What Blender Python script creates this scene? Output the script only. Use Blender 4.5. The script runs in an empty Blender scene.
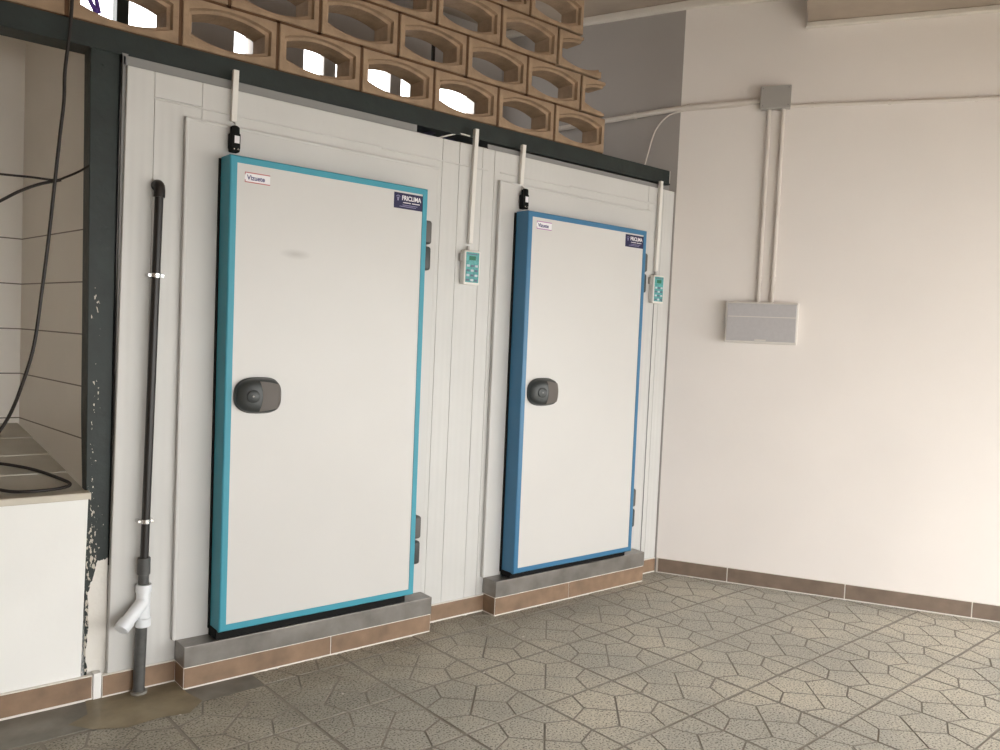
import bpy, bmesh, math, random
from mathutils import Vector, Matrix
random.seed(7)
C = bpy.context.scene.collection
# ------------------------------------------------------------------ camera
F = 824.222; PITCH, ROLL, YAW, H = -0.0475574, 0.0451928, 0.6962552, 1.444464
cp, sp, cy, sy = math.cos(PITCH), math.sin(PITCH), math.cos(YAW), math.sin(YAW)
fwd = Vector((sy*cp, cy*cp, sp)); rt0 = Vector((cy, -sy, 0)); up0 = rt0.cross(fwd)
rt = math.cos(ROLL)*rt0 + math.sin(ROLL)*up0
up = -math.sin(ROLL)*rt0 + math.cos(ROLL)*up0
CAM = Vector((0, 0, H))
cam = bpy.data.objects.new('camera', bpy.data.cameras.new('camera'))
cam.data.sensor_width = 36; cam.data.lens = F/1000*36; cam.data.clip_start = 0.02
m = Matrix((rt, up, -fwd)).transposed().to_4x4(); m.translation = CAM
cam.matrix_world = m; C.objects.link(cam); bpy.context.scene.camera = cam
def ray(px, py): return rt*((px-500)/F) + up*((375-py)/F) + fwd
def at(px, py, Y):                       # the point seen at a pixel on the plane y = Y
    d = ray(px, py); return CAM + d*(Y/d.y)
# right wall frame
TH = 0.500745
COR = Vector((4.102, 3.287, 0)); RD = Vector((math.sin(TH), -math.cos(TH), 0)); RN = Vector((-math.cos(TH), -math.sin(TH), 0))  # RN points into the room
def rw(s, out, z): return COR + RD*s + RN*out + Vector((0, 0, z))

# ------------------------------------------------------------------ materials
def mat(name, col, rough=.6, metal=0., noise=0., nscale=20, bump=0., bscale=60, spec=.5):
    m = bpy.data.materials.new(name); m.use_nodes = True
    nt = m.node_tree; b = nt.nodes['Principled BSDF']
    b.inputs['Base Color'].default_value = (*col, 1); b.inputs['Roughness'].default_value = rough
    b.inputs['Metallic'].default_value = metal; b.inputs['Specular IOR Level'].default_value = spec
    tc = nt.nodes.new('ShaderNodeTexCoord')
    if noise:
        n = nt.nodes.new('ShaderNodeTexNoise'); n.inputs['Scale'].default_value = nscale; n.inputs['Detail'].default_value = 6
        nt.links.new(tc.outputs['Object'], n.inputs['Vector'])
        r = nt.nodes.new('ShaderNodeValToRGB'); r.color_ramp.elements[0].position = .3; r.color_ramp.elements[1].position = .7
        r.color_ramp.elements[0].color = (*[c*(1-noise) for c in col], 1); r.color_ramp.elements[1].color = (*[min(1, c*(1+noise*.6)) for c in col], 1)
        nt.links.new(n.outputs['Fac'], r.inputs['Fac']); nt.links.new(r.outputs['Color'], b.inputs['Base Color'])
    if bump:
        n2 = nt.nodes.new('ShaderNodeTexNoise'); n2.inputs['Scale'].default_value = bscale; n2.inputs['Detail'].default_value = 4
        nt.links.new(tc.outputs['Object'], n2.inputs['Vector'])
        bp = nt.nodes.new('ShaderNodeBump'); bp.inputs['Strength'].default_value = bump; bp.inputs['Distance'].default_value = .01
        nt.links.new(n2.outputs['Fac'], bp.inputs['Height']); nt.links.new(bp.outputs['Normal'], b.inputs['Normal'])
    return m
def nd(m, t): return m.node_tree.nodes.new(t)
def lk(m, a, b): m.node_tree.links.new(a, b)
M = {}
M['plaster'] = mat('plaster', (.87, .815, .78), .75, noise=.03, nscale=1.5, bump=.12, bscale=9)
M['plaster_white'] = mat('plaster_white', (.88, .875, .85), .7, noise=.03, nscale=3, bump=.15, bscale=12)
M['plaster_grey'] = mat('plaster_grey', (.40, .37, .35), .8, noise=.06, nscale=2, bump=.1, bscale=10)
M['soffit'] = mat('soffit', (.42, .345, .28), .85, noise=.15, nscale=4, bump=.2, bscale=14)
M['cornice'] = mat('cornice', (.74, .69, .63), .7, noise=.05, nscale=8)
M['door_white'] = mat('door_white', (.635, .62, .60), .38, noise=.02, nscale=2.2, bump=.015, bscale=3)
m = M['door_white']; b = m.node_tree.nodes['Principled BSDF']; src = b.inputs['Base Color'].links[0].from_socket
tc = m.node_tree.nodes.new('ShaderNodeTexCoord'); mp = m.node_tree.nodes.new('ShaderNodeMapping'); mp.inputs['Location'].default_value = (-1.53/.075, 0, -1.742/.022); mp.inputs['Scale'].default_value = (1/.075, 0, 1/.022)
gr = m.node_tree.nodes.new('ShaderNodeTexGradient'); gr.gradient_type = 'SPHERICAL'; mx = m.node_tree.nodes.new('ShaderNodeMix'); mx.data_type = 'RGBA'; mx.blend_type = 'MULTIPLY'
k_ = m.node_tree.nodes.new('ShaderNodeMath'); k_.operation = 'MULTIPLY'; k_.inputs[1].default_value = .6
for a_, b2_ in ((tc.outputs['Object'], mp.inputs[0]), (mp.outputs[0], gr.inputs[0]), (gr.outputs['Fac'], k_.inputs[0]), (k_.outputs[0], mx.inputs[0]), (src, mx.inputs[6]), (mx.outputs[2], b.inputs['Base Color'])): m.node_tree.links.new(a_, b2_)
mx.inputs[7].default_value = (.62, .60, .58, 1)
M['teal'] = mat('teal_profile', (.048, .31, .41), .5)
M['blue'] = mat('blue_profile', (.04, .175, .33), .35)
M['rubber'] = mat('black_rubber', (.008, .008, .008), .8, spec=.2)
M['dark_plastic'] = mat('dark_plastic', (.045, .05, .05), .4)
M['grip'] = mat('grey_grip', (.27, .24, .22), .5)
M['hinge'] = mat('hinge_plastic', (.10, .095, .09), .45)
M['hinge_light'] = mat('hinge_pin', (.35, .34, .33), .4)
M['pipe_black'] = mat('pipe_black', (.017, .014, .013), .4)
M['pipe_grey'] = mat('pipe_grey', (.085, .085, .083), .5, noise=.2, nscale=40)
M['pvc_white'] = mat('pvc_white', (.78, .80, .83), .35)
M['metal'] = mat('zinc', (.75, .75, .75), .25, metal=1)
M['plastic_white'] = mat('trunking_white', (.78, .75, .71), .45)
M['conduit'] = mat('painted_conduit', (.70, .64, .59), .6)
M['box_grey'] = mat('box_grey', (.40, .38, .36), .55)
M['panel_grey'] = mat('panel_grey', (.52, .50, .51), .45, noise=.04, nscale=60)
M['panel_rim'] = mat('panel_rim', (.70, .66, .62), .5)
M['cable_black'] = mat('cable_black', (.018, .014, .013), .5)
M['grout'] = mat('grout', (.78, .74, .68), .9)
M['navy'] = mat('navy_sticker', (.012, .010, .065), .35)
M['white_ink'] = mat('white_ink', (.85, .82, .85), .5)
M['pale_ink'] = mat('pale_ink', (.30, .28, .45), .5)
M['sticker_white'] = mat('sticker_white', (.84, .82, .84), .4)
M['red_ink'] = mat('red_ink', (.50, .16, .17), .5)
M['blue_ink'] = mat('blue_ink', (.03, .03, .16), .5)
M['violet_ink'] = mat('violet_ink', (.42, .17, .42), .5)
M['keypad'] = mat('keypad_teal', (.10, .38, .38), .4, noise=.3, nscale=70)
M['lcd'] = mat('lcd_green', (.01, .16, .085), .3)
M['button_l'] = mat('button_pale', (.55, .62, .68), .5)
M['button_d'] = mat('button_dark', (.12, .17, .25), .5)
M['mortar_dark'] = mat('mortar_dark', (.115, .058, .028), .9)
M['blue_plastic'] = mat('blue_sheet', (.03, .035, .16), .4)
M['purple'] = mat('purple_cloth', (.12, .06, .35), .6)
M['groove'] = mat('groove', (.30, .275, .235), .95)
M['cement'] = mat('cement', (.25, .235, .205), .75, noise=.3, nscale=7, bump=.15, bscale=40)
M['cement_wet'] = mat('cement_brown', (.29, .24, .155), .5, noise=.35, nscale=6, bump=.2, bscale=30)
M['stone'] = mat('ledge_stone', (.60, .55, .46), .5, noise=.12, nscale=6)
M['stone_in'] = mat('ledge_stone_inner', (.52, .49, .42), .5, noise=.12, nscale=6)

# steel of the steps: brushed, smudged
s = M['steel'] = mat('steel', (.30, .28, .26), .38, metal=.75, noise=.25, nscale=9, bump=.03, bscale=80)
# brown base tile
t = M['base_tile'] = mat('base_tile', (.26, .167, .105), .55, noise=.28, nscale=11)
t = M['base_tile_dark'] = mat('base_tile_right', (.215, .155, .115), .55, noise=.22, nscale=10)
# breeze block concrete, ochre brown
b_ = M['block'] = mat('breeze_block', (.35, .24, .155), .85, noise=.22, nscale=14, bump=.25, bscale=70)

# cold-room sheet: white with fine vertical ribs
m = M['sheet'] = mat('sheet_white', (.62, .61, .59), .42, noise=.03, nscale=3)
tc = nd(m, 'ShaderNodeTexCoord'); w = nd(m, 'ShaderNodeTexWave'); w.wave_type = 'BANDS'; w.bands_direction = 'X'
w.inputs['Scale'].default_value = 9; w.inputs['Distortion'].default_value = 0
lk(m, tc.outputs['Object'], w.inputs['Vector'])
bp = nd(m, 'ShaderNodeBump'); bp.inputs['Strength'].default_value = .12; bp.inputs['Distance'].default_value = .004
lk(m, w.outputs['Fac'], bp.inputs['Height']); lk(m, bp.outputs['Normal'], m.node_tree.nodes['Principled BSDF'].inputs['Normal'])
M['surround'] = mat('surround_white', (.615, .60, .58), .42, noise=.03, nscale=3)
M['flashing'] = mat('flashing', (.25, .245, .24), .5)

# glazed tile of the niche with thin dark joints, courses 0.2 m high
def tile_mat(name, col, zoff=.983):
    m = mat(name, col, .35, noise=.05, nscale=2)
    nt = m.node_tree; b = nt.nodes['Principled BSDF']; src = b.inputs['Base Color'].links[0].from_socket
    tc = nd(m, 'ShaderNodeTexCoord'); sx = nd(m, 'ShaderNodeSeparateXYZ'); lk(m, tc.outputs['Object'], sx.inputs[0])
    def line(sock, off, period, width):
        a = nd(m, 'ShaderNodeMath'); a.operation = 'SUBTRACT'; a.inputs[1].default_value = off; lk(m, sock, a.inputs[0])
        p = nd(m, 'ShaderNodeMath'); p.operation = 'PINGPONG'; p.inputs[1].default_value = period/2; lk(m, a.outputs[0], p.inputs[0])
        l = nd(m, 'ShaderNodeMath'); l.operation = 'LESS_THAN'; l.inputs[1].default_value = width/2; lk(m, p.outputs[0], l.inputs[0]); return l.outputs[0]
    h = line(sx.outputs['Z'], zoff, .198, .005)
    mx = nd(m, 'ShaderNodeMix'); mx.data_type = 'RGBA'
    mx.inputs[7].default_value = (.13, .10, .075, 1)
    zz = nd(m, 'ShaderNodeMath'); zz.operation = 'LESS_THAN'; zz.inputs[1].default_value = 1.80; lk(m, sx.outputs['Z'], zz.inputs[0])
    hh = nd(m, 'ShaderNodeMath'); hh.operation = 'MULTIPLY'; lk(m, h, hh.inputs[0]); lk(m, zz.outputs[0], hh.inputs[1])
    lk(m, src, mx.inputs[6]); lk(m, hh.outputs[0], mx.inputs[0]); lk(m, mx.outputs[2], b.inputs['Base Color']); return m
M['tile'] = tile_mat('niche_tile', (.80, .76, .70))

# green steel with peeled paint; plaster smear on the foot
m = M['green'] = mat('green_paint', (.011, .018, .016), .55, noise=.35, nscale=9, bump=.15, bscale=30)
m = M['green_post'] = mat('green_paint_peeling', (.011, .019, .017), .55, noise=.35, nscale=9, bump=.3, bscale=30)
b = m.node_tree.nodes['Principled BSDF']; src = b.inputs['Base Color'].links[0].from_socket
tc = nd(m, 'ShaderNodeTexCoord'); sx = nd(m, 'ShaderNodeSeparateXYZ'); lk(m, tc.outputs['Object'], sx.inputs[0])
mp = nd(m, 'ShaderNodeMapping'); mp.inputs['Scale'].default_value = (1, 1, .45); lk(m, tc.outputs['Object'], mp.inputs[0])
n = nd(m, 'ShaderNodeTexNoise'); n.inputs['Scale'].default_value = 110; n.inputs['Detail'].default_value = 6; lk(m, mp.outputs[0], n.inputs['Vector'])
def rmap(m, sock, a, b2, c, d):
    r = nd(m, 'ShaderNodeMapRange'); r.inputs[1].default_value = a; r.inputs[2].default_value = b2; r.inputs[3].default_value = c; r.inputs[4].default_value = d
    lk(m, sock, r.inputs[0]); return r.outputs[0]
def mth(m, op, a, b2):
    q = nd(m, 'ShaderNodeMath'); q.operation = op
    for i, v in enumerate((a, b2)):
        if isinstance(v, (int, float)): q.inputs[i].default_value = v
        else: lk(m, v, q.inputs[i])
    return q.outputs[0]
# peeling: near the left third, below 1.75 m; dense towards the foot
xl = mth(m, 'ABSOLUTE', mth(m, 'SUBTRACT', sx.outputs['X'], .812), 0)
edge = rmap(m, xl, 0, .03, .085, -.08)
zlow = rmap(m, sx.outputs['Z'], 1.55, 1.72, 0, -.4)
zfoot = rmap(m, sx.outputs['Z'], .40, .85, .15, 0)
fac = mth(m, 'GREATER_THAN', mth(m, 'ADD', mth(m, 'ADD', mth(m, 'ADD', n.outputs['Fac'], edge), zlow), zfoot), .70)
# smear of plaster on the right of the foot
n2 = nd(m, 'ShaderNodeTexNoise'); n2.inputs['Scale'].default_value = 14; n2.inputs['Detail'].default_value = 6; lk(m, tc.outputs['Object'], n2.inputs['Vector'])
sm = mth(m, 'GREATER_THAN', mth(m, 'ADD', mth(m, 'ADD', rmap(m, sx.outputs['X'], .79, .835, -.5, .35), rmap(m, sx.outputs['Z'], .40, .58, .35, -.6)), mth(m, 'MULTIPLY', n2.outputs['Fac'], .7)), .42)
mx = nd(m, 'ShaderNodeMix'); mx.data_type = 'RGBA'; lk(m, src, mx.inputs[6]); mx.inputs[7].default_value = (.50, .45, .38, 1); lk(m, fac, mx.inputs[0])
mx2 = nd(m, 'ShaderNodeMix'); mx2.data_type = 'RGBA'; lk(m, mx.outputs[2], mx2.inputs[6]); mx2.inputs[7].default_value = (.74, .71, .66, 1); lk(m, sm, mx2.inputs[0])
lk(m, mx2.outputs[2], b.inputs['Base Color'])

# paving: grey terrazzo-like cement tile, worn warm patches
m = M['paver'] = mat('paver', (.33, .305, .265), .62, bump=.25, bscale=160)
nt = m.node_tree; b = nt.nodes['Principled BSDF']
tc = nd(m, 'ShaderNodeTexCoord')
n = nd(m, 'ShaderNodeTexNoise'); n.inputs['Scale'].default_value = 130; n.inputs['Detail'].default_value = 3; lk(m, tc.outputs['Object'], n.inputs['Vector'])
r = nd(m, 'ShaderNodeValToRGB'); e = r.color_ramp.elements
e[0].position = .36; e[0].color = (.18, .17, .145, 1); e[1].position = .46; e[1].color = (.60, .585, .51, 1)
x_ = r.color_ramp.elements.new(.66); x_.color = (.72, .695, .63, 1)
lk(m, n.outputs['Fac'], r.inputs['Fac'])
n2 = nd(m, 'ShaderNodeTexNoise'); n2.inputs['Scale'].default_value = 1.5; n2.inputs['Detail'].default_value = 5; lk(m, tc.outputs['Object'], n2.inputs['Vector'])
r2 = nd(m, 'ShaderNodeValToRGB'); e = r2.color_ramp.elements
e[0].position = .42; e[0].color = (.80, .79, .78, 1); e[1].position = .62; e[1].color = (1.03, .985, .93, 1)
lk(m, n2.outputs['Fac'], r2.inputs['Fac'])
mx = nd(m, 'ShaderNodeMix'); mx.data_type = 'RGBA'; mx.blend_type = 'MULTIPLY'; mx.inputs[0].default_value = 1
lk(m, r.outputs[0], mx.inputs[6]); lk(m, r2.outputs[0], mx.inputs[7])
# paving darkens towards the cold room and the left, broken up by noise
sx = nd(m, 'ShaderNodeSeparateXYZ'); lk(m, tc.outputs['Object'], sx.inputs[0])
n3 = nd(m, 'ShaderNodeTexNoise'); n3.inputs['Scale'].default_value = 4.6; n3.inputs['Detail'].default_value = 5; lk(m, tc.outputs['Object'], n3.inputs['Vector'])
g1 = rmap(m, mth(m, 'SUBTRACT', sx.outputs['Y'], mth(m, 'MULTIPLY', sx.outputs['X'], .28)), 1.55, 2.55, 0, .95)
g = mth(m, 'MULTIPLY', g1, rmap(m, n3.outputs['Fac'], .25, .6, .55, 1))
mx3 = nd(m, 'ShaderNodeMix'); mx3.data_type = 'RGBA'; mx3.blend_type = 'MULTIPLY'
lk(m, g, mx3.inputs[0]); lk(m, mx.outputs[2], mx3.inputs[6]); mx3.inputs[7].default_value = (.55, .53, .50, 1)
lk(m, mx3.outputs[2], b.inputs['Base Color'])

# ------------------------------------------------------------------ mesh helpers
def link(name, bm, m, parent=None, smooth=False, mats=None):
    me = bpy.data.meshes.new(name)
    bmesh.ops.recalc_face_normals(bm, faces=bm.faces[:]) if not getattr(bm, 'norecalc', False) else None
    if smooth:
        for f in bm.faces: f.smooth = True
    bm.to_mesh(me); bm.free()
    for q in (mats or [m]): me.materials.append(q)
    o = bpy.data.objects.new(name, me); C.objects.link(o)
    if parent: o.parent = parent; o.matrix_parent_inverse = parent.matrix_world.inverted() if parent.matrix_world else Matrix()
    if smooth: me.set_sharp_from_angle(angle=math.radians(38))
    return o
def box(bm, lo, hi, bev=0, seg=2, mi=0):
    vs = [bm.verts.new((x, y, z)) for z in (lo[2], hi[2]) for y in (lo[1], hi[1]) for x in (lo[0], hi[0])]
    fs = [bm.faces.new([vs[i] for i in q]) for q in ((0, 2, 3, 1), (4, 5, 7, 6), (0, 1, 5, 4), (2, 6, 7, 3), (0, 4, 6, 2), (1, 3, 7, 5))]
    for f in fs: f.material_index = mi
    if bev: bmesh.ops.bevel(bm, geom=list({e for f in fs for e in f.edges}), offset=bev, segments=seg, affect='EDGES', profile=.5)
    return bm
def B(lo, hi, bev=0, seg=2): return box(bmesh.new(), lo, hi, bev, seg)
def wbox(bm, s0, s1, o0, o1, z0, z1, bev=0, seg=2):     # box in the right wall's frame
    t = bmesh.new(); box(t, (s0, o0, z0), (s1, o1, z1), bev, seg)
    for v in t.verts: v.co = rw(v.co.x, v.co.y, v.co.z)
    me = bpy.data.meshes.new('t'); t.to_mesh(me); t.free(); bm.from_mesh(me); bpy.data.meshes.remove(me); return bm
def smooth_path(pts, n=8):
    pts = [Vector(p) for p in pts]; out = []
    for i in range(len(pts)-1):
        p0 = pts[max(i-1, 0)]; p1 = pts[i]; p2 = pts[i+1]; p3 = pts[min(i+2, len(pts)-1)]
        for k in range(n):
            t = k/n
            out.append(.5*((2*p1)+(-p0+p2)*t+(2*p0-5*p1+4*p2-p3)*t*t+(-p0+3*p1-3*p2+p3)*t**3))
    return out+[pts[-1]]
def tube(bm, pts, r, seg=12, caps=True):
    pts = [Vector(p) for p in pts]; rings = []
    nrm = None
    for i, p in enumerate(pts):
        d = ((pts[min(i+1, len(pts)-1)]-p).normalized() + (p-pts[max(i-1, 0)]).normalized()).normalized()
        if nrm is None: nrm = d.orthogonal().normalized()
        nrm = (nrm - d*nrm.dot(d)).normalized(); bn = d.cross(nrm)
        rr = r[i] if isinstance(r, (list, tuple)) else r
        rings.append([bm.verts.new(p+(nrm*math.cos(a)+bn*math.sin(a))*rr) for a in [2*math.pi*k/seg for k in range(seg)]])
    for a, b in zip(rings, rings[1:]):
        for k in range(seg): bm.faces.new((a[k], a[(k+1) % seg], b[(k+1) % seg], b[k]))
    if caps: bm.faces.new(rings[0][::-1]); bm.faces.new(rings[-1])
    return bm
def T(pts, r, seg=12): return tube(bmesh.new(), pts, r, seg)
def ring_frame(x0, x1, z0, z1, w, yf, yb, ch=.006):       # mitred profile round a rectangle, chamfered outer edge
    bm = bmesh.new()
    def loop(x0, x1, z0, z1, y): return [bm.verts.new(c) for c in ((x0, y, z0), (x1, y, z0), (x1, y, z1), (x0, y, z1))]
    L = [loop(x0, x1, z0, z1, yb), loop(x0, x1, z0, z1, yf+ch), loop(x0+ch*.4, x1-ch*.4, z0+ch*.4, z1-ch*.4, yf+ch*.3), loop(x0+ch, x1-ch, z0+ch, z1-ch, yf),
         loop(x0+w, x1-w, z0+w, z1-w, yf), loop(x0+w, x1-w, z0+w, z1-w, yb)]
    L.append(L[0])
    for a, b in zip(L, L[1:]):
        for k in range(4): bm.faces.new((a[k], a[(k+1) % 4], b[(k+1) % 4], b[k]))
    return bm
def thing(name, label, cat, loc=(0, 0, 0), group=None):
    o = bpy.data.objects.new(name, None); C.objects.link(o); o.location = loc; o.empty_display_size = .05
    o.matrix_world = Matrix.Translation(loc)
    o['label'] = label; o['category'] = cat; o['kind'] = 'thing'
    if group: o['group'] = group
    return o
def tag(o, label, cat, group=None):
    o['label'] = label; o['category'] = cat; o['kind'] = 'thing'
    if group: o['group'] = group
    return o
def struct(o, label=None):
    o['kind'] = 'structure'
    if label: o['label'] = label
    return o
def text(name, s, size, m, loc, parent, sx=1.0, bold=0.):
    cu = bpy.data.curves.new(name, 'FONT'); cu.body = s; cu.size = size; cu.align_x = 'LEFT'; cu.offset = bold; cu.extrude = .0004
    t = bpy.data.objects.new(name+'_t', cu); C.objects.link(t)
    dg = bpy.context.evaluated_depsgraph_get(); me = bpy.data.meshes.new_from_object(t.evaluated_get(dg)); bpy.data.objects.remove(t)
    me.transform(Matrix.Translation(loc) @ Matrix.Rotation(math.pi/2, 4, 'X') @ Matrix.Diagonal((sx, 1, 1, 1)))
    me.materials.clear(); me.materials.append(m)
    o = bpy.data.objects.new(name, me); C.objects.link(o); o.parent = parent; o.matrix_parent_inverse = parent.matrix_world.inverted(); return o

# ------------------------------------------------------------------ floor
TX, TY, TA, TS = 1.411245, 2.66764, .02950539, .4
def tw(a, b, z=0): return Vector((TX+TS*(b*math.cos(TA)+a*math.sin(TA)), TY+TS*(b*math.sin(TA)-a*math.cos(TA)), z))
V = [(.27, .27), (.73, .27), (.73, .73), (.27, .73)]; Ct = (.5, .5); lo_, hi_ = .38, .62
cells = [[(0, 0), (lo_, 0), V[0], (0, lo_)], [(1, 0), (1, lo_), V[1], (hi_, 0)], [(1, 1), (hi_, 1), V[2], (1, hi_)], [(0, 1), (0, hi_), V[3], (lo_, 1)],
         [(lo_, 0), (hi_, 0), V[1], Ct, V[0]], [(1, lo_), (1, hi_), V[2], Ct, V[1]], [(hi_, 1), (lo_, 1), V[3], Ct, V[2]], [(0, hi_), (0, lo_), V[0], Ct, V[3]]]
def inset(poly, offs):
    n = len(poly); out = []
    A = sum(poly[i][0]*poly[(i+1) % n][1]-poly[(i+1) % n][0]*poly[i][1] for i in range(n)); sg = 1 if A > 0 else -1
    L = []
    for i in range(n):
        p, q = Vector(poly[i]), Vector(poly[(i+1) % n]); d = (q-p).normalized(); nn = Vector((-d.y, d.x))*sg
        L.append((p+nn*offs[i], d))
    for i in range(n):
        p, d = L[i-1]; q, e = L[i]; den = d.x*e.y-d.y*e.x
        t = ((q-p).x*e.y-(q-p).y*e.x)/den; out.append(p+d*t)
    return out
bm = bmesh.new()
random.seed(3)
for r_ in range(-2, 15):
    for c_ in range(-9, 15):
        if r_ == -2 and c_ < 0: continue
        dz = random.uniform(-.0006, .0006)
        for ce in cells:
            n = len(ce); off = []; off2 = []
            for i in range(n):
                p, q = ce[i], ce[(i+1) % n]
                seam = (p[0] == q[0] and p[0] in (0, 1)) or (p[1] == q[1] and p[1] in (0, 1))
                g = random.uniform(.010, .016) if seam else random.uniform(.004, .0085)
                off.append(g); off2.append(g+.0035)
            top = inset(ce, off2); bot = inset(ce, off)
            tv = [bm.verts.new(tw(r_+v, c_+u, -.0005+dz)) for u, v in top]; bv = [bm.verts.new(tw(r_+v, c_+u, -.0035)) for u, v in bot]
            bm.faces.new(tv)
            for i in range(n): bm.faces.new((tv[i], tv[(i+1) % n], bv[(i+1) % n], bv[i])).material_index = 1
bmesh.ops.recalc_face_normals(bm, faces=bm.faces[:])
n0 = len(bm.faces)
def poly(bm, pts, z, mi):
    f = bm.faces.new([bm.verts.new((x, y, z)) for x, y in pts]); f.material_index = mi
    if f.normal.z < 0: f.normal_flip()
    f.normal_update()
    return f
poly(bm, [(-4, -6), (9, -6), (9, 3.35), (-4, 3.35)], -.0032, 1)
# cement strip along the wall left of the first tile seam
box(bm, (-4, 3.064, -.02), (.765, 3.33, -.001), mi=2)
poly(bm, [(.80, 3.33), (.775, 3.18), (.70, 3.13), (.76, 3.05), (.86, 2.995), (.97, 3.01), (1.075, 2.985), (1.15, 3.06), (1.125, 3.17), (1.16, 3.33)], .0016, 3)
box(bm, (.765, 3.06, -.02), (1.40, 3.33, -.0008), mi=2)
for f in bm.faces:
    if f.normal.z < -.5 and f.material_index < 2: f.normal_flip()
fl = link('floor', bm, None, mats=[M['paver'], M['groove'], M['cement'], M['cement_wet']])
struct(fl, 'grey cement paving tiles with an angular groove pattern')
# little splashes of white paint on the paving
for k, (px, py) in enumerate([(455, 653), (523, 637), (484, 673), (845, 646), (180, 715), (397, 648), (343, 694)]):
    d = ray(px, py); p = CAM + d*(-H/d.z)
    bm = bmesh.new(); nn = 9; rr = [random.uniform(.004, .010) for _ in range(nn)]
    c0 = bm.verts.new((p.x, p.y, .0022)); vs = [bm.verts.new((p.x+rr[i]*math.cos(i*2*math.pi/nn), p.y+rr[i]*.7*math.sin(i*2*math.pi/nn), .0012)) for i in range(nn)]
    for i in range(nn): bm.faces.new((c0, vs[i], vs[(i+1) % nn]))
    o = link('paint_spot', bm, M['grout'], parent=fl)

# ------------------------------------------------------------------ room shell
bm = bmesh.new(); wbox(bm, 0, 3.3, -.2, 0, -.02, 3.7); struct(link('wall_right', bm, M['plaster']), 'plain off-white plastered wall on the right')
GD = Vector((-.345, .94, 0)).normalized(); GN = Vector((-GD.y, GD.x, 0))
def gw(s, o, z): return COR + RD*.012 + GD*s + GN*o + Vector((0, 0, z))
bm = bmesh.new(); box(bm, (0, -.2, -.02), (1.5, 0, 3.7))
for v in bm.verts: v.co = gw(v.co.x, v.co.y, v.co.z)
struct(link('wall_back', bm, M['plaster_grey']), 'grey unpainted wall behind the breeze-block screen')
# far wall with its window band
bm = bmesh.new()
YB = 4.5
box(bm, (-1.7, YB, 2.3), (4.2, YB+.12, 2.83)); box(bm, (-1.7, YB, 3.15), (4.2, YB+.12, 3.7)); box(bm, (-1.7, YB, 2.83), (.55, YB+.12, 3.15))
for a, b in ((1.388, 1.763), (1.871, 2.176), (3.45, 4.2)): box(bm, (a, YB, 2.83), (b, YB+.12, 3.15))
struct(link('wall_far', bm, M['plaster_grey']), 'grey wall seen through the breeze blocks')
bm = bmesh.new()
for a, b in ((2.316, 2.394), (2.776, 2.856), (1.180, 1.225)): box(bm, (a, YB+.02, 2.83), (b, YB+.07, 3.15), .004)
struct(link('window_1', bm, M['box_grey']), 'grey window mullions in bright daylight behind the breeze blocks')
# ceiling with lower soffit on the right
cl = link('ceiling', B((-1.7, -1.65, 3.53), (6.35, 4.6, 3.70)), M['soffit']); struct(cl, 'brownish ceiling')
bm = bmesh.new(); wbox(bm, .71, 3.3, 0.0, 2.2, 3.335, 3.53); struct(link('ceiling_right', bm, M['soffit']), 'lower brownish soffit at the upper right')
bm = bmesh.new(); wbox(bm, 0, .71, 0, .045, 3.485, 3.53, .008)
t2 = bmesh.new(); box(t2, (0, 0, 3.485), (1.3, .045, 3.53), .008)
for v in t2.verts: v.co = gw(v.co.x, v.co.y, v.co.z)
me = bpy.data.meshes.new('t'); t2.to_mesh(me); t2.free(); bm.from_mesh(me)
struct(link('trim_1', bm, M['cornice']), 'pale cornice under the brown ceiling')
bm = bmesh.new(); wbox(bm, .70, 3.3, 0, .04, 3.305, 3.335, .006); struct(link('trim_2', bm, M['cornice']), 'pale cornice under the lower soffit, upper right')
FY, FXL, FZ = -1.5, -.35, 1.93  # unseen slabs and pier below are added to shape the incoming daylight
struct(link('wall_blocker_front', B((-1.7, FY-.15, FZ), (6.2, FY, 3.53)), M['soffit']), 'unseen slab added over the open front to darken the upper walls')
struct(link('wall_blocker_pier', B((-1.7, FY-.15, -.02), (FXL, FY, FZ)), M['soffit']), 'unseen wall added at the front to block light from the left')
struct(link('wall_blocker_right', B((6.2, FY-.15, FZ), (6.35, 4.6, 3.53)), M['soffit']), 'unseen slab added over the open right side to cut high daylight')
# left: unseen side wall added to block light, low white wall, tiled niche
struct(link('wall_blocker_left', B((-1.7, -1.65, -.02), (-1.55, 4.6, 3.7)), M['soffit']), 'unseen wall added on the left to block light')
def low_bm():
    bm = B((-1.55, 3.31, -.02), (.777, 3.42, .771))
    for v in bm.verts:
        if v.co.x > 0 and v.co.z > .5: v.co.x = .793
    return bm
low = link('wall_front_left', low_bm(), M['plaster_white']); struct(low, 'low white wall under the stone ledge')
d = ray(22, 246)
sd = Vector((-.074, 1, 0)).normalized(); s0 = Vector((.775, 3.30, 0))
nn = Vector((sd.y, -sd.x, 0)); tt = ((s0-CAM).dot(nn))/(d.dot(nn)); cr = CAM+d*tt           # back corner of the niche
bm = bmesh.new(); a = Vector((.7955, 3.334, 0)); b = Vector((cr.x, cr.y, 0)); off = nn*.07
vs = [bm.verts.new(p+Vector((0, 0, z))) for z in (.60, 2.50) for p in (a, b, b+off, a+off)]
vs[5].co.z = vs[6].co.z = 2.80
for q in ((0, 1, 2, 3), (4, 5, 6, 7), (0, 1, 5, 4), (1, 2, 6, 5), (2, 3, 7, 6), (3, 0, 4, 7)): bm.faces.new([vs[i] for i in q])
struct(link('wall_niche_side', bm, M['tile']), 'pale tiled side wall of the niche')
struct(link('wall_niche_back', B((-1.55, cr.y, .6), (cr.x+.05, cr.y+.06, 2.80)), M['tile']), 'pale tiled back wall of the niche')
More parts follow.
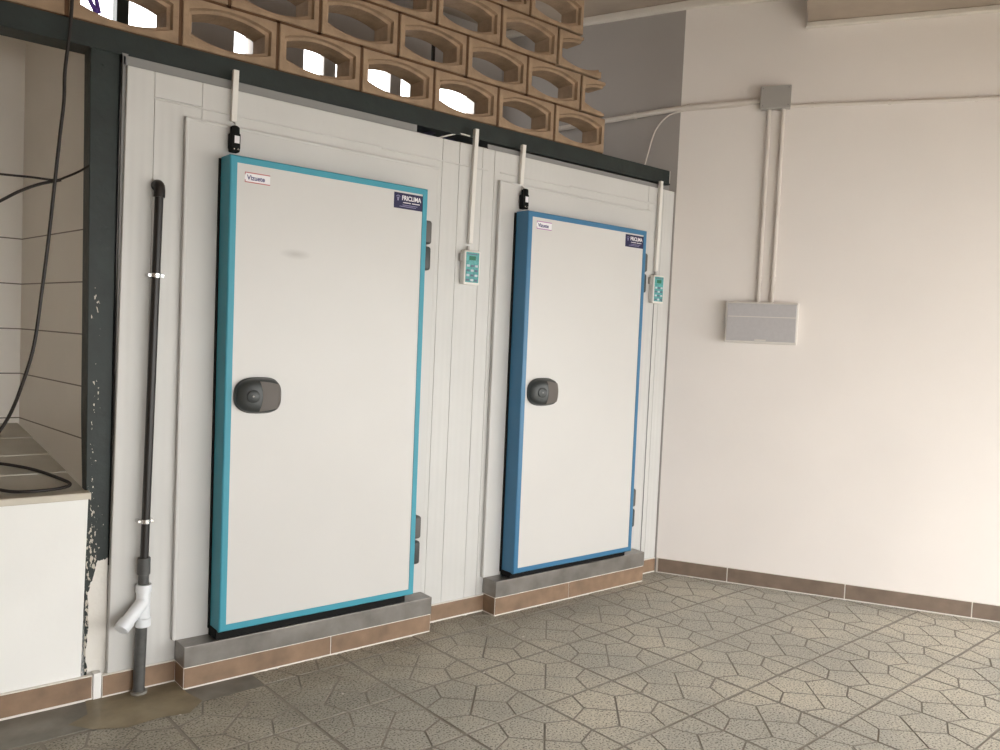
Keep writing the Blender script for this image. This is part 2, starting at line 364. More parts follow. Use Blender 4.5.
struct(link('wall_blocker_post', B((.800, 3.425, -.02), (.99, 3.47, 2.5)), M['plaster_grey']))  # backing added behind the post to stop daylight leaking through
struct(link('ceiling_niche', B((-1.55, 3.90, 2.80), (.78, cr.y+.06, 2.82)), M['plaster_grey']))
# sloping ledge with front slab
led = thing('stone_ledge', 'pale stone ledge sloping back into the tiled niche, above the low white wall', 'ledge', (0, 3.3, .78))
link('front_slab', B((-1.55, 3.275, .772), (.795, 3.328, .798), .004), M['stone'], led)
for k in range(4):
    y0 = 3.329+(cr.y-3.329)*k/4; y1 = 3.329+(cr.y-3.329)*(k+1)/4; z0 = .790+.17*k/4+(.004 if k else 0); z1 = .790+.17*(k+1)/4
    bm = bmesh.new(); vs = [bm.verts.new(c) for c in ((-1.55, y0, z0), (.770, y0, z0), (cr.x+.02 if k == 3 else .772-.0, y1, z1), (-1.55, y1, z1), (-1.55, y0, z0-.04), (.770, y0, z0-.04), (cr.x+.02 if k == 3 else .772, y1, z1-.04), (-1.55, y1, z1-.04))]
    xs = .791-(y0-3.33)*(.797-cr.x)/(cr.y-3.34), .791-(y1-3.33)*(.797-cr.x)/(cr.y-3.34)
    for i in (1, 5): vs[i].co.x = xs[0]
    for i in (2, 6): vs[i].co.x = xs[1]
    for q in ((0, 1, 2, 3), (4, 5, 6, 7), (0, 1, 5, 4), (1, 2, 6, 5), (2, 3, 7, 6), (3, 0, 4, 7)): bm.faces.new([vs[i] for i in q])
    link('slab', bm, M['stone_in'], led)
# cold-room front wall of white sheets
bm = bmesh.new(); YW = 3.30
xs = [.893, .992, 1.172, 2.335, 2.437, 2.582, 2.66, 3.86, 4.0, 4.104]
g = .0008
for a, b in zip(xs, xs[1:]):
    zt = 2.285 if b <= 1.18 and a > .9 else 2.383
    box(bm, (a+g, YW, .02), (b-g, YW+.06, zt), .0015, 1)
box(bm, (.992, YW, 2.289), (1.172, YW+.06, 2.383), .0015, 1)
box(bm, (.893, YW+.004, .02), (4.11, YW+.028, 2.379))
for v in bm.verts:
    if v.co.x < .9: v.co.x -= .023*(1-v.co.z/2.38)
struct(link('wall_front', bm, M['sheet']), 'white sheet-metal front of the cold rooms, between and beside the doors')
struct(link('wall_front_roof', B((.893, YW+.03, 2.30), (4.0, YB, 2.36)), M['flashing']))
bm = bmesh.new(); box(bm, (.879, YW+.012, 1.0), (.892, YW+.028, 2.42), .002); box(bm, (.879, YW+.020, -.01), (.90, YW+.028, 2.43)); box(bm, (.879, YW+.012, 2.386), (2.19, YW+.02, 2.421), .001); box(bm, (2.62, YW+.012, 2.386), (4.06, YW+.02, 2.410), .001); struct(link('trim_3', bm, M['flashing']), 'grey edge profile between green post and white sheets')
# thin trim strips above the door surrounds
bm = bmesh.new()
for a, b, z in ((.99, 1.99, 2.279), (1.994, 2.62, 2.272), (2.70, 3.20, 2.274), (3.203, 3.93, 2.281)): box(bm, (a, YW-.004, z), (b, YW+.001, z+.007), .0015)
struct(link('trim_4', bm, M['surround']))
# baseboards
def base_run(name, x0, x1, y, z1, joints, m, lab):
    bm = bmesh.new(); xs = [x0]+joints+[x1]
    for a, b in zip(xs, xs[1:]): box(bm, (a+.003, y, .008), (b-.003, y+.02, z1), .0015)
    o = link(name, bm, m); struct(o, lab)
    bm = bmesh.new(); box(bm, (x0, y+.003, -.004), (x1, y+.02, z1+.004)); link('grout', bm, M['grout'], o); return o
base_run('baseboard_left', -1.55, .818, 3.294, .09, [-.62, .0, .0+.41], M['base_tile'], 'brown tile baseboard under the low white wall')
base_run('baseboard_front', .850, 1.124, 3.288, .085, [], M['base_tile'], 'brown tile baseboard behind the foot of the drain pipe')
base_run('baseboard_middle', 2.298, 2.707, 3.288, .085, [], M['base_tile'], 'brown tile baseboard between the two door steps')
base_run('baseboard_front_right', 3.862, 4.096, 3.288, .085, [], M['base_tile'], 'short brown tile baseboard by the corner')
bm = bmesh.new(); js = [.012, .438, 1.104, 1.755, 2.42, 3.09, 3.3]
for a, b in zip(js, js[1:]): wbox(bm, a+.003, b-.003, .0, .012, .006, .090, .0015)
o = link('baseboard_right', bm, M['base_tile_dark']); struct(o, 'brown tile baseboard along the right wall')
bm = bmesh.new(); wbox(bm, 0.005, 3.3, .0, .009, -.004, .0935); link('grout', bm, M['grout'], o)
# grout fillet between the left baseboards
struct(link('trim_5', B((.8195, 3.292, -.004), (.8485, 3.325, .10), .003), M['plaster_white']))

# ------------------------------------------------------------------ green steel frame
fr = thing('steel_frame', 'dark green steel post and beam carrying the breeze-block screen', 'steel frame', (.826, 3.37, 0))
YG = 3.33
bm = bmesh.new(); box(bm, (.797, YG, .06), (.872, YG+.09, 2.430), .002)
for v in bm.verts:
    if v.co.x < .82: v.co.x -= .0235*max(0, (v.co.z-.8)/1.63)
link('post', bm, M['green_post'], fr)
link('post_gap_shadow', B((.8725, YG-.003, .50), (.8770, YG+.09, 2.424)), M['rubber'], fr)  # black strip stands in for the shadow in the gap beside the post
bm = bmesh.new()
box(bm, (-1.55, YG, 2.434), (4.083, YG+.09, 2.512), .002); box(bm, (-1.55, YG-.006, 2.425), (4.083, YG+.11, 2.4345), .001)
link('beam', bm, M['green'], fr)
link('end_plate', B((4.084, YG, 2.428), (4.092, YG+.09, 2.512)), M['plastic_white'], fr)
link('bolt', T([(.818, YG-.006, 2.375), (.818, YG+.004, 2.375)], .008, 6), M['green'], fr)

# ------------------------------------------------------------------ breeze-block screen
YS = 3.338; MW, MH, BD = .4006, .2045, .135
scr = thing('breeze_block_screen', 'screen of ochre breeze blocks with lens-shaped openings above the green beam', 'breeze block screen', (2, YS, 2.512))
def block_bm(w=.386, h=.192):
    bm = bmesh.new(); N = 14
    def ring(a, e, mm, y, rect=None):
        pts = []
        for sgn in (1, -1):
            for k in range(N+1):
                u = -1+2*k/N
                if sgn < 0: u = -u
                if rect: pts.append((u*rect[0], sgn*rect[1]))
                else: pts.append((u*a, sgn*(e+(mm-e)*(1-abs(u)**2.0))))
        return [bm.verts.new((x, y, z)) for x, z in pts]
    c = .003
    R = [ring(0, 0, 0, BD, (w/2, h/2)), ring(0, 0, 0, c, (w/2, h/2)), ring(0, 0, 0, 0, (w/2-c, h/2-c)), ring(.170, .050, .081, 0), ring(.166, .046, .077, .018), ring(.152, .037, .066, .022),
         ring(.148, .035, .064, BD)]
    R.append(R[0])
    for a, b in zip(R, R[1:]):
        n = len(a)
        for k in range(n): bm.faces.new((a[k], a[(k+1) % n], b[(k+1) % n], b[k]))
    bmesh.ops.recalc_face_normals(bm, faces=bm.faces[:]); return bm
bm = block_bm(); bmesh_me = bpy.data.meshes.new('block'); bm.to_mesh(bmesh_me); bm.free(); bmesh_me.materials.append(M['block'])
def cut(bm, co, no):
    bmesh.ops.bisect_plane(bm, geom=bm.verts[:]+bm.edges[:]+bm.faces[:], plane_co=co, plane_no=no, clear_outer=True)
    ed = [e for e in bm.edges if e.is_boundary]
    if ed: bmesh.ops.holes_fill(bm, edges=ed)
Z0 = 2.514
XJ = 3.098
def put(me, cx, r):
    o = bpy.data.objects.new('block', me); C.objects.link(o); o.parent = scr; o.matrix_parent_inverse = scr.matrix_world.inverted()
    o.location = (cx, YS, Z0+MH*(r+.5)); return o
mort = bmesh.new()
ends = []
for r in range(4):
    off = 0 if r % 2 == 0 else .5*MW-.01
    xe = XJ+MW if r % 2 == 0 else XJ+off
    if r == 2: xe -= MW
    if r == 4: xe -= MW
    x = xe
    while x > -1.0:
        put(bmesh_me, x-MW/2, r)
        if x < xe: box(mort, (x-.009, YS+.007, Z0+MH*r-.004), (x+.009, YS+BD-.01, Z0+MH*(r+1)+.004))
        x -= MW
    ends.append(xe)
for r in range(4):
    z = Z0+MH*r
    box(mort, (-1.2, YS+.007, z-.0065), (min(ends[r], ends[r-1] if r else 9)-.01, YS+BD-.01, z+.0065))
link('mortar', mort, M['mortar_dark'], scr)
# the two cut blocks at the stepped right end
bm = block_bm(); cut(bm, (-.01, 0, 0), (1, 0, 0)); me = bpy.data.meshes.new('block'); bm.to_mesh(me); bm.free(); me.materials.append(M['block'])
put(me, ends[1]+MW/2, 1)
bm = block_bm(); cut(bm, (.141, 0, 0), (1, 0, 0))
# the upper arm is broken off half way
top = bm.copy(); cut(top, (0, 0, 0), (0, 0, -1)); cut(top, (-.01, 0, 0), (1, 0, 0))
cut(bm, (0, 0, 0), (0, 0, 1)); m_ = bpy.data.meshes.new('t'); top.to_mesh(m_); bm.from_mesh(m_); top.free()
me = bpy.data.meshes.new('block'); bm.to_mesh(me); bm.free(); me.materials.append(M['block'])
put(me, ends[2]+MW/2, 2)

# things seen behind the screen
pst = link('window_post', B((1.125, 4.36, 2.37), (1.178, 4.44, 3.525), .003), M['green']); tag(pst, 'dark green steel post behind the breeze blocks, before the leftmost bright window', 'post')
p0 = at(433, 58, 4.1); rod = link('hanging_rod', T([(p0.x, 4.1, p0.z-.06), (p0.x, 4.1, 3.53)], .012), M['cable_black']); tag(rod, 'dark rod seen through an upper breeze block, hanging behind the screen', 'rod')
pc = thing('purple_strap', 'purple cloth straps dangling behind the leftmost breeze block', 'strap', at(92, 5, 3.6))
for pts in (((84, -18), (90, 0), (97, 14)), ((93, -18), (96, -2), (99, 13))):
    q = smooth_path([at(x, y, 3.55) for x, y in pts], 5); bm = bmesh.new()
    prev = None
    tube(bm, q, .009, 8)
    link('strap', bm, M['purple'], pc, smooth=True)
pb = thing('blue_sheet', 'folded dark blue plastic sheet poking out on top of the white cold-room front', 'plastic sheet', at(430, 132, 3.4))
bm = bmesh.new(); q = [(2.20, 3.38, 2.384), (2.30, 3.36, 2.42), (2.38, 3.40, 2.428), (2.50, 3.37, 2.400), (2.56, 3.39, 2.385)]
N1 = [bm.verts.new(c) for c in q]; N2 = [bm.verts.new((c[0]+.03, c[1]+.1, c[2]+.0)) for c in q]
for i in range(4): bm.faces.new((N1[i], N1[i+1], N2[i+1], N2[i]))
r_ = bmesh.ops.solidify(bm, geom=bm.faces[:], thickness=.004)
link('fold', bm, M['blue_plastic'], pb)
wr = link('loose_wire', T(smooth_path([(2.50, 3.305, 2.425), (2.45, 3.33, 2.432), (2.38, 3.35, 2.410), (2.34, 3.38, 2.392)], 8), .004, 8), M['plastic_white'], smooth=True)
tag(wr, 'thin pale wire curving back from the top of the long middle trunking strip', 'wire')

# ------------------------------------------------------------------ cold-room doors
def cold_door(x0, x1, prof, label, pw, vz, sill_label, cx0, cx1, zs, zt, hx):
    z0, z1, yf, yb = .208, (2.102 if cx0 < 2 else 2.089), 3.175, 3.270
    D = thing('cold_room_door', label, 'cold room door', ((x0+x1)/2, 3.26, z0))
    D['group'] = 'cold-room doors'
    link('profile', ring_frame(x0, x1, z0, z1, .028, yf, yb), prof, D)
    link('leaf', B((x0+.026, yf+.003, z0+.026), (x1-.026, yb, z1-.026)), M['door_white'], D)
    g = ring_frame(x0-.007, x1-.004, z0-.008, z1-.004, .05, yb, 3.281, .002); link('gasket', g, M['rubber'], D)
    link('bottom_seal', B((x0-.004, yf+.020, zt+.001), (x1-.035, yb+.008, z0+.004), .003), M['rubber'], D)
    # handle
    hz = 1.160; hy = yf+.003
    def outline(a, sx=.093, sz=.071):
        c_, s_ = math.cos(a), math.sin(a)
        x = sx*math.copysign(abs(c_)**.55, c_); z = sz*math.copysign(abs(s_)**.66, s_)
        if x < 0: z *= 1-.20*(x/sx)**2
        return x, z
    def depth(x, z, r):           # a slope rising from the edge side to a ridge, then a nearly flat face
        u = x/.093
        d = .020+.036*(1-max(0, (.05-u)/1.05)**1.7) if u < .05 else .056-.008*((u-.05)/.95)**2
        return d*(1-r**9)**.5*(1-.10*(z/.071)**2)
    bm = bmesh.new(); N = 56; RS = [0, .25, .5, .7, .82, .9, .95, .98, 1.0]; rings = []
    for r in RS[1:]:
        rings.append([])
        for k in range(N):
            x, z = outline(2*math.pi*k/N); x *= r; z *= r
            rings[-1].append(bm.verts.new((hx+x, hy-.012-depth(x, z, r)*.9, hz+z)))
    c0 = bm.verts.new((hx, hy-.012-depth(0, 0, 0)*.9, hz))
    for k in range(N): bm.faces.new((c0, rings[0][k], rings[0][(k+1) % N]))
    for a, b in zip(rings, rings[1:]):
        for k in range(N): bm.faces.new((a[k], b[k], b[(k+1) % N], a[(k+1) % N]))
    back = [bm.verts.new((v.co.x, hy, v.co.z)) for v in rings[-1]]
    for k in range(N): bm.faces.new((rings[-1][k], back[k], back[(k+1) % N], rings[-1][(k+1) % N]))
    hd = link('handle', bm, M['dark_plastic'], D, smooth=True)
    bm = bmesh.new(); prev = []
    for y, q in ((hy+.001, 1.03), (hy-.010, 1.04), (hy-.013, 1.01), (hy-.013, .97)):
        prev.append([bm.verts.new((hx+q*outline(2*math.pi*k/N)[0], y, hz+q*outline(2*math.pi*k/N)[1])) for k in range(N)])
    for a, b in zip(prev, prev[1:]):
        for k in range(N): bm.faces.new((a[k], a[(k+1) % N], b[(k+1) % N], b[k]))
    link('handle_rim', bm, M['dark_plastic'], hd, smooth=True)
    # grip pad following the right-hand face
    bm = bmesh.new(); G = []; NU, NV = 18, 14
    for i_ in range(NU+1):
        row = []
        for j_ in range(NV+1):
            v = -1+2*j_/NV; u = i_/NU
            xl = -.012+.012*(1-v*v); xr = .083-.008*v*v
            x = xl+(xr-xl)*u; z = v*(.056+.004*math.cos(u*3)-.006*u**4)
            thumb = .0015*math.exp(-((x-.062)/.022)**2-(v/.75)**4)
            row.append(bm.verts.new((hx+x, hy-.0135-depth(x, z, .5)*.9+thumb+.012*max(0, u-.82)*5*(u-.82)*5, hz+z)))
        G.append(row)
    for i_ in range(NU):
        for j_ in range(NV): bm.faces.new((G[i_][j_], G[i_+1][j_], G[i_+1][j_+1], G[i_][j_+1]))
    bmesh.ops.solidify(bm, geom=bm.faces[:], thickness=-.003)
    g_ = link('grip', bm, M['grip'], hd, smooth=True); g_['label'] = 'grey-brown grip pad'
    yl = hy-.012-depth(-.035, 0, .3)*.9
    link('lock_dial', T([(hx-.033, yl+.012, hz), (hx-.037, yl-.003, hz), (hx-.0375, yl-.0045, hz)], [.026, .025, .022], 26), M['dark_plastic'], hd, smooth=True)
    link('keyhole', T([(hx-.0375, yl-.003, hz), (hx-.038, yl-.006, hz)], .0035, 14), M['hinge_light'], hd)
    # hinges
    for zc in (1.850, .457):
        hb = bmesh.new()
        box(hb, (x1-.002, 3.196, zc+.006), (x1+.048, 3.279, zc+.116), .014, 4)
        ho = link('hinge', hb, M['hinge'], D, smooth=True)
        hb = bmesh.new(); box(hb, (x1-.002, 3.196, zc-.116), (x1+.046, 3.279, zc-.004), .014, 4); link('lower_half', hb, M['dark_plastic'], ho, smooth=True)
        link('pin', T([(x1+.022, 3.235, zc-.010), (x1+.022, 3.235, zc+.010)], .018, 16), M['hinge_light'], ho, smooth=True)
    # stickers
    y = yf+.0022
    fx0, fx1, fz0, fz1 = x1-.182, x1-.027, z1-.106, z1-.036
    st = link('company_sticker', B((fx0, y, fz0), (fx1, y+.001, fz1)), M['navy'], D); st['label'] = 'navy blue sticker with white lettering'
    text('lettering', 'FRICLIMA', .0285, M['white_ink'], (fx0+.041, y-.0002, fz1-.031), st, .86, .0007)
    bm = bmesh.new(); box(bm, (fx0+.048, y-.0005, fz0+.0265), (fx0+.090, y, fz0+.0300)); box(bm, (fx0+.096, y-.0005, fz0+.0265), (fx0+.138, y, fz0+.0300)); link('underline', bm, M['white_ink'], st)
    bm = bmesh.new()
    box(bm, (fx0+.045, y-.0005, fz0+.016), (fx0+.126, y, fz0+.0185)); box(bm, (fx0+.030, y-.0005, fz0+.009), (fx0+.118, y, fz0+.0115))
    link('fine_print', bm, M['pale_ink'], st)
    bm = bmesh.new(); cxk, czk = fx0+.021, fz1-.024
    for k in range(5):
        a0 = math.pi*(.15+.7*k/5); a1 = math.pi*(.15+.7*(k+1)/5)
        vs = [(.0125, a0), (.0125, a1), (.0095, a1), (.0095, a0)]
        bm.faces.new([bm.verts.new((cxk+rr*math.cos(a), y-.0006, czk+rr*math.sin(a))) for rr, a in vs])
    box(bm, (cxk-.0035, y-.0006, czk-.012), (cxk+.0035, y-.0001, czk+.004)); box(bm, (cxk-.007, y-.0006, czk-.0015), (cxk+.007, y-.0001, czk+.001))
    link('emblem', bm, M['pale_ink'], st)
    vx0, vx1 = x0+.060, x0+.060+.105; vz0, vz1 = 2.001, 2.046
    st2 = link('maker_sticker', B((vx0, y, vz0+.002), (vx1, y+.0008, vz1-.002)), M['sticker_white'], D); st2['label'] = 'small white sticker with dark lettering'
    text('lettering', 'Vizuete', .0265, M['blue_ink'], (vx0+.009, y-.0004, vz0+.0135), st2, .92, .0006)
    bm = bmesh.new(); box(bm, (vx0, y-.0006, vz1-.006), (vx1, y+.0004, vz1-.002)); box(bm, (vx0, y-.0006, vz0+.002), (vx1, y+.0004, vz0+.006))
    box(bm, (vx0, y-.0006, vz1-.013), (vx0+.003, y+.0004, vz1-.002)); box(bm, (vx0, y-.0006, vz0+.002), (vx0+.003, y+.0004, vz0+.013))
    link('border', bm, vz, st2)
    for ch in D.children_recursive:          # the door hangs a few millimetres out of plumb
        for v in ch.data.vertices: v.co.x -= (v.co.z-.2)*.0048
    # surround fixed to the sheet wall
    S = thing('door_surround', 'flat white raised surround framing the ' + ('larger teal-edged door' if prof is M['teal'] else 'farther blue-edged door'), 'door frame', ((cx0+cx1)/2, 3.30, zt))
    sb = bmesh.new(); sx0, sx1 = cx0-.008, cx1
    for lo, hi in (((sx0, 3.282, zt+.001), (x0+.03, 3.2995, 2.226)), ((x1-.03, 3.282, zt+.001), (sx1, 3.2995, 2.226)), ((x0+.03, 3.282, z1-.03), (x1-.03, 3.2995, 2.226)), ((x0+.03, 3.282, zt+.001), (x1-.03, 3.2995, z0+.04))):
        box(sb, lo, hi)
    bmesh.ops.remove_doubles(sb, verts=sb.verts[:], dist=1e-5)
    link('flat_frame', sb, M['surround'], S)
    rb = bmesh.new()
    box(rb, (sx0-.010, 3.276, zt+.001), (sx0+.004, 3.2995, 2.236), .005, 3); box(rb, (sx1-.004, 3.282, zt+.001), (sx1+.004, 3.2995, 2.236), .003, 2); box(rb, (sx0-.01, 3.279, 2.224), (sx1+.004, 3.2995, 2.236), .004, 2)
    link('edge_bead', rb, M['surround'], S)
    # step
    St = thing('door_step', sill_label, 'step', ((cx0+cx1)/2, 3.24, 0))
    link('steel_sill', B((cx0, 3.19, zs), (cx1, 3.2995, zt), .003), M['steel'], St)
    tb = bmesh.new(); cm = (1.765 if cx0 < 2 else 3.237)
    box(tb, (cx0+.004, 3.192, .006), (cm-.002, 3.21, zs-.004), .001); box(tb, (cm+.002, 3.192, .006), (cx1-.004, 3.21, zs-.004), .001)
    box(tb, (cx0+.001, 3.197, .006), (cx0+.01, 3.290, zs-.004), .001); box(tb, (cx1-.01, 3.197, .006), (cx1-.001, 3.290, zs-.004), .001)
    tl = link('base_tiles', tb, M['base_tile'], St)
    link('grout', B((cx0+.002, 3.1945, -.004), (cx1-.002, 3.29, zs-.0005)), M['grout'], St)
    return D
cold_door(1.252, 2.184, M['teal'], 'white cold-room door with bright teal edge profile, the nearer and larger-looking one', 0, M['red_ink'],
          'steel-topped brown tiled step under the teal-edged door', 1.121, 2.302, .088, .171, 1.384)
cold_door(2.806, 3.728, M['blue'], 'white cold-room door with darker blue edge profile, farther and near the corner', 0, M['violet_ink'],
          'steel-topped brown tiled step under the blue-edged door', 2.703, 3.868, .096, .180, 2.944)

# ------------------------------------------------------------------ trunking, sensors, controllers
def trunk(pts, lab, wdt=.010):
    (x0, z0), (x1, z1) = pts      # top, bottom
    o = thing('cable_trunking', lab, 'cable trunking', (x1, 3.299, z1)); o['group'] = 'white trunking strips over the cold-room front'
    bm = B((-wdt, 3.279, z1), (wdt, 3.2975, z0), .002)
    for v in bm.verts: v.co.x += x1+(x0-x1)*(v.co.z-z1)/(z0-z1)
    link('channel', bm, M['plastic_white'], o)
    bm = B((-wdt-.0015, 3.2755, z1+.002), (wdt+.0015, 3.280, z0-.001), .0015)
    for v in bm.verts: v.co.x += x1+(x0-x1)*(v.co.z-z1)/(z0-z1)
    link('cover', bm, M['plastic_white'], o); return o
trunk(((1.297, 2.458), (1.293, 2.253)), 'short white trunking strip above the teal-edged door sensor, leftmost of four')
trunk(((2.522, 2.462), (2.512, 1.893)), 'long white trunking strip down to the controller between the doors')
trunk(((2.836, 2.441), (2.828, 2.232)), 'short white trunking strip above the blue-edged door sensor')
trunk(((3.950, 2.425), (3.944, 1.880)), 'long white trunking strip down to the controller by the corner')
def sensor(x, z, lab, lx):
    o = thing('door_sensor', lab, 'door sensor', (x, 3.281, z)); o['group'] = 'black door sensors'
    b = link('body', B((x-.020, 3.244, z+.012), (x+.020, 3.281, z+.075), .005, 3), M['rubber'], o, smooth=True)
    link('cap', T([(x, 3.258, z+.070), (x, 3.258, z+.098), (x, 3.258, z+.104)], [.019, .018, .011], 18), M['rubber'], o, smooth=True)
    link('foot', B((x-.018, 3.242, z), (x+.018, 3.281, z+.020), .006, 3), M['rubber'], o, smooth=True)
    link('white_label', B((x-.006, 3.2425, z+.035), (x+.014, 3.2455, z+.064)), M['white_ink'], o)
    for dx in (-.008, .008): link('screw', T([(x+dx, 3.246, z+.011), (x+dx, 3.239, z+.011)], .0035, 8), M['metal'], o)
    link('lead', T(smooth_path([(lx, 3.287, z+.128), (lx+.006, 3.28, z+.118), (x, 3.262, z+.103)], 5), .0035, 8), M['box_grey'], o, smooth=True)
sensor(1.290, 2.127, 'small black sensor with white label just above the teal-edged door', 1.293)
sensor(2.836, 2.106, 'small black sensor just above the blue-edged door', 2.828)
def controller(x0, z0, lab):
    x1, z1 = x0+.100, z0+.170
    o = thing('temperature_controller', lab, 'controller', ((x0+x1)/2, 3.299, z0)); o['group'] = 'white wall controllers'
    link('case', B((x0, 3.262, z0), (x1, 3.2995, z1), .007, 3), M['plastic_white'], o, smooth=True)
    k = link('keypad', B((x0+.009, 3.2605, z0+.012), (x1-.009, 3.2635, z1-.009), .002), M['keypad'], o)
    link('screen', B((x0+.028, 3.2592, z0+.122), (x0+.068, 3.2612, z0+.142)), M['lcd'], o)
    for i in range(4):
        for j in range(3):
            bx = x0+.014+j*.0255; bz = z0+.018+i*.0235
            link('button', B((bx, 3.2590, bz), (bx+.018, 3.2612, bz+.011), .002), M['button_l' if (i+j) % 2 else 'button_d'], o)
    bm = bmesh.new(); box(bm, (x0+.014, 3.2595, z0+.149), (x0+.078, 3.2610, z0+.154)); link('print_line', bm, M['button_d'], o)
    link('cable_gland', T([(x0+.035, 3.283, z1-.002), (x0+.035, 3.283, z1+.022)], [.009, .007], 12), M['box_grey'], o, smooth=True)
    link('side_tab', B((x0-.012, 3.280, z0+.115), (x0+.002, 3.2995, z0+.155), .003), M['box_grey'], o)
controller(2.466, 1.690, 'white controller with teal keypad on the wall between the two doors')
controller(3.904, 1.684, 'white controller with teal keypad beside the blue-edged door, near the corner')
sw = link('seam_cable', T([(3.957, 3.297, 1.694), (3.957, 3.297, .09)], .0025, 6), M['flashing']); tag(sw, 'thin dark cable dropping from the controller near the corner', 'cable')

# ------------------------------------------------------------------ drain pipe
dp = thing('drain_pipe', 'black drain pipe down the white wall into the floor, with white branch fitting', 'pipe', (.968, 3.25, 0))
YP = 3.262
def px_(z): return .981+(z-.3)*.0155
el = [(px_(1.965), 3.30, 1.955), (px_(1.965), 3.285, 1.958), (px_(1.96), 3.270, 1.952), (px_(1.95), YP, 1.935)]
link('elbow', T(smooth_path(el, 5)+[Vector((px_(1.91), YP, 1.91))], .021, 18), M['pipe_black'], dp, smooth=True)
link('pipe', T([(px_(1.95), YP, 1.94), (px_(.52), YP, .52)], .0155, 18), M['pipe_black'], dp, smooth=True)
for z in (1.614, .672):
    c_ = link('clamp', T([(px_(z), YP, z-.008), (px_(z), YP, z+.008)], .0185, 18), M['metal'], dp, smooth=True)
    link('clamp_ear', B((px_(z)+.017, YP-.003, z-.006), (px_(z)+.030, 3.299, z+.006), .001), M['metal'], c_)
    link('clamp_ear', B((px_(z)-.030, YP-.003, z-.006), (px_(z)-.017, 3.299, z+.006), .001), M['metal'], c_)
X = px_(.5)
link('coupling', T([(X, YP, .530), (X, YP, .466), (X, YP, .464), (X, YP, .40)], [.0235, .0235, .0195, .0195], 18), M['pipe_grey'], dp, smooth=True)
wye = link('branch_fitting', T([(X, YP-.002, z) for z in (.427, .422, .398, .396, .297, .295, .265, .263)], [.0275, .0295, .0295, .0255, .0255, .029, .029, .027], 22), M['pvc_white'], dp, smooth=True)
wye['label'] = 'white plastic branch fitting'
br = [Vector((X, YP-.006, .362)), Vector((X-.062, YP-.028, .303)), Vector((X-.063, YP-.0285, .302)), Vector((X-.088, YP-.038, .279)), Vector((X-.091, YP-.040, .276))]
link('branch_stub', T(br, [.0255, .0255, .029, .029, .025], 22), M['pvc_white'], wye, smooth=True)
link('lower_pipe', T([(px_(.27), YP, .27), (px_(.0)-.002, YP, -.01)], .0215, 18), M['pipe_grey'], dp, smooth=True)
link('floor_collar', T([(px_(.0), YP, -.004), (px_(.0), YP, .010), (px_(0), YP, .012)], [.031, .031, .024], 18), M['cement'], dp, smooth=True)

# ------------------------------------------------------------------ right wall services
def oriented(name, s0, s1, o0, o1, z0, z1, m, par, bev=0, seg=2):
    bm = bmesh.new(); wbox(bm, s0, s1, o0, o1, z0, z1, bev, seg); return link(name, bm, m, par)
jb = thing('junction_box', 'square grey junction box high on the right wall where conduits meet', 'junction box', rw(.56, 0, 2.87))
oriented('case', .478, .640, .0005, .065, 2.848, 2.968, M['box_grey'], jb, .004)
oriented('lid', .474, .644, .064, .076, 2.844, 2.972, M['box_grey'], jb, .003)
for s_ in (.488, .630):
    for z_ in (2.858, 2.958): link('screw', T([rw(s_, .074, z_), rw(s_, .078, z_)], .004, 8), M['flashing'], jb)
ep = thing('electrical_panel', 'light grey flat electrical panel mounted on the right wall below two conduits', 'electrical panel', rw(.55, 0, 1.47))
oriented('case', .352, .752, .0005, .055, 1.472, 1.706, M['panel_rim'], ep, .005)
oriented('frame', .346, .758, .052, .068, 1.466, 1.712, M['panel_rim'], ep, .006, 3)
dr = oriented('cover', .356, .748, .064, .0715, 1.481, 1.702, M['panel_grey'], ep, .003)
oriented('latch', .520, .585, .068, .078, 1.483, 1.493, M['panel_rim'], dr, .003)
oriented('label_line', .360, .744, .070, .0725, 1.622, 1.627, M['panel_rim'], dr)
def conduit(pts, r, lab, clips, par_group='wall conduits'):
    o = thing('conduit', lab, 'conduit', pts[-1]); o['group'] = par_group
    link('tube', T(pts, r, 14), M['conduit'], o, smooth=True)
    for c0, d0 in clips:
        d0 = d0.normalized(); link('clip', T([c0-d0*.008, c0+d0*.008], r+.004, 14), M['conduit'], o, smooth=True)
Z = Vector((0, 0, 1))
conduit([rw(.524, .016, 2.850), rw(.524, .016, 1.711)], .0125, 'left of the two vertical conduits above the electrical panel', [(rw(.524, .016, 2.29), Z), (rw(.524, .016, 1.86), Z)])
conduit([rw(.602, .016, 2.850), rw(.602, .016, 1.711)], .0125, 'right of the two vertical conduits above the electrical panel', [(rw(.602, .016, 2.29), Z), (rw(.602, .016, 1.86), Z)])
conduit([rw(.640, .014, 2.866), rw(3.2, .014, 2.818)], .0105, 'thin horizontal conduit running right from the junction box', [(rw(.76, .014, 2.8637), RD), (rw(1.17, .014, 2.856), RD), (rw(1.60, .014, 2.848), RD)])
conduit([rw(.478, .020, 2.903), rw(.10, .02, 2.892), rw(.03, .020, 2.888), gw(.03, .020, 2.885), gw(.10, .02, 2.882), gw(.9, .020, 2.830)], .0165, 'thick conduit running left from the junction box round the corner', [(rw(.44, .02, 2.902), RD), (rw(.05, .02, 2.889), RD), (gw(.30, .02, 2.869), GD)])
cc = [rw(.478, .02, 2.895), rw(.30, .022, 2.875), rw(.10, .022, 2.872), gw(.02, .024, 2.865), gw(.09, .03, 2.84), gw(.16, .03, 2.76), gw(.20, .03, 2.62), gw(.22, .03, 2.535)]
wv = link('thin_cable', T(smooth_path(cc, 8), .0045, 8), M['conduit'], smooth=True); tag(wv, 'thin pale cable drooping from the left conduit to the end of the green beam', 'cable')

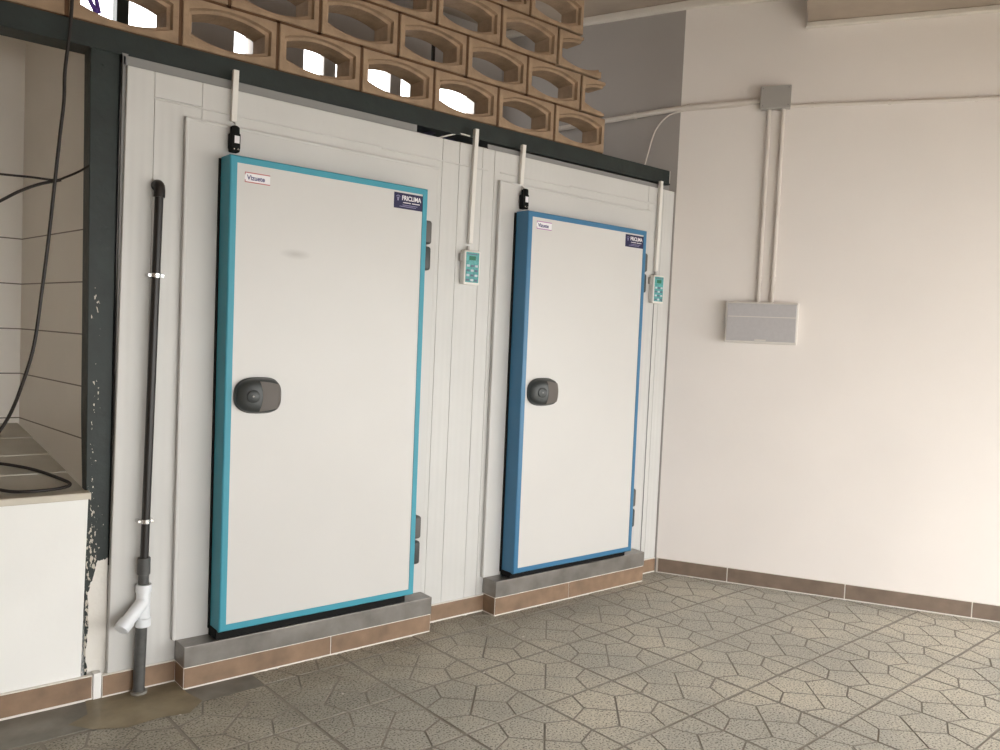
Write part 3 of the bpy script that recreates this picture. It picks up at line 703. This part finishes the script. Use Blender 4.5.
# ------------------------------------------------------------------ black cables on the left
led_n = Vector((0, -.17, cr.y-3.329)).normalized(); led_p = Vector((0, 3.329, .795))
def onledge(px, py):
    d = ray(px, py)
    t = (led_p-CAM).dot(led_n)/d.dot(led_n); p = CAM+d*t
    if p.y < 3.36: t = (.8-H)/d.z; p = CAM+d*t
    return p+Vector((0, 0, .008))
hang = [at(x, y, Y) for x, y, Y in ((74, -90, 3.30), (72, -30, 3.295), (72, 0, 3.29), (70, 30, 3.29), (65, 70, 3.29), (64, 100, 3.29), (60, 135, 3.29), (55, 180, 3.29), (49, 235, 3.29), (42, 290, 3.29), (34, 345, 3.30), (22, 385, 3.32), (8, 418, 3.36), (-12, 445, 3.42))]
pts = hang + [onledge(-30, 458), onledge(-12, 464), onledge(10, 467), onledge(35, 472), onledge(58, 480), onledge(70, 486), onledge(62, 490), onledge(40, 493), onledge(15, 494), onledge(-5, 491), onledge(-25, 484)]
cb = link('black_cable', T(smooth_path(pts, 7), .0062, 10), M['cable_black'], smooth=True); tag(cb, 'long black cable hanging over the green beam and looping on the stone ledge', 'cable')
w1 = link('black_wire', T(smooth_path([at(-30, 170, 3.5), at(0, 174, 3.48), at(30, 177, 3.45), at(55, 180, 3.42), at(66, 177, 3.40), at(80, 171, 3.37), at(90, 165, 3.335)], 6), .0042, 8), M['cable_black'], smooth=True)
tag(w1, 'upper thin black wire stretched across the tiled niche to the green post', 'wire')
w2 = link('black_wire', T(smooth_path([at(-30, 216, 3.5), at(0, 201, 3.47), at(20, 191, 3.45), at(40, 184, 3.44), at(61, 180, 3.43)], 6), .0055, 8), M['cable_black'], smooth=True)
tag(w2, 'lower thicker black wire rising across the tiled niche to meet the upper one', 'wire')

# ------------------------------------------------------------------ light
W = bpy.data.worlds.new('world'); bpy.context.scene.world = W; W.use_nodes = True
bg = W.node_tree.nodes['Background']; bg.inputs[0].default_value = (.985, .985, .965, 1); bg.inputs[1].default_value = 6.7
vs_ = bpy.context.scene.view_settings
vs_.view_transform = 'Standard'; vs_.look = 'None'; vs_.exposure = 0; vs_.gamma = 1; vs_.use_curve_mapping = False
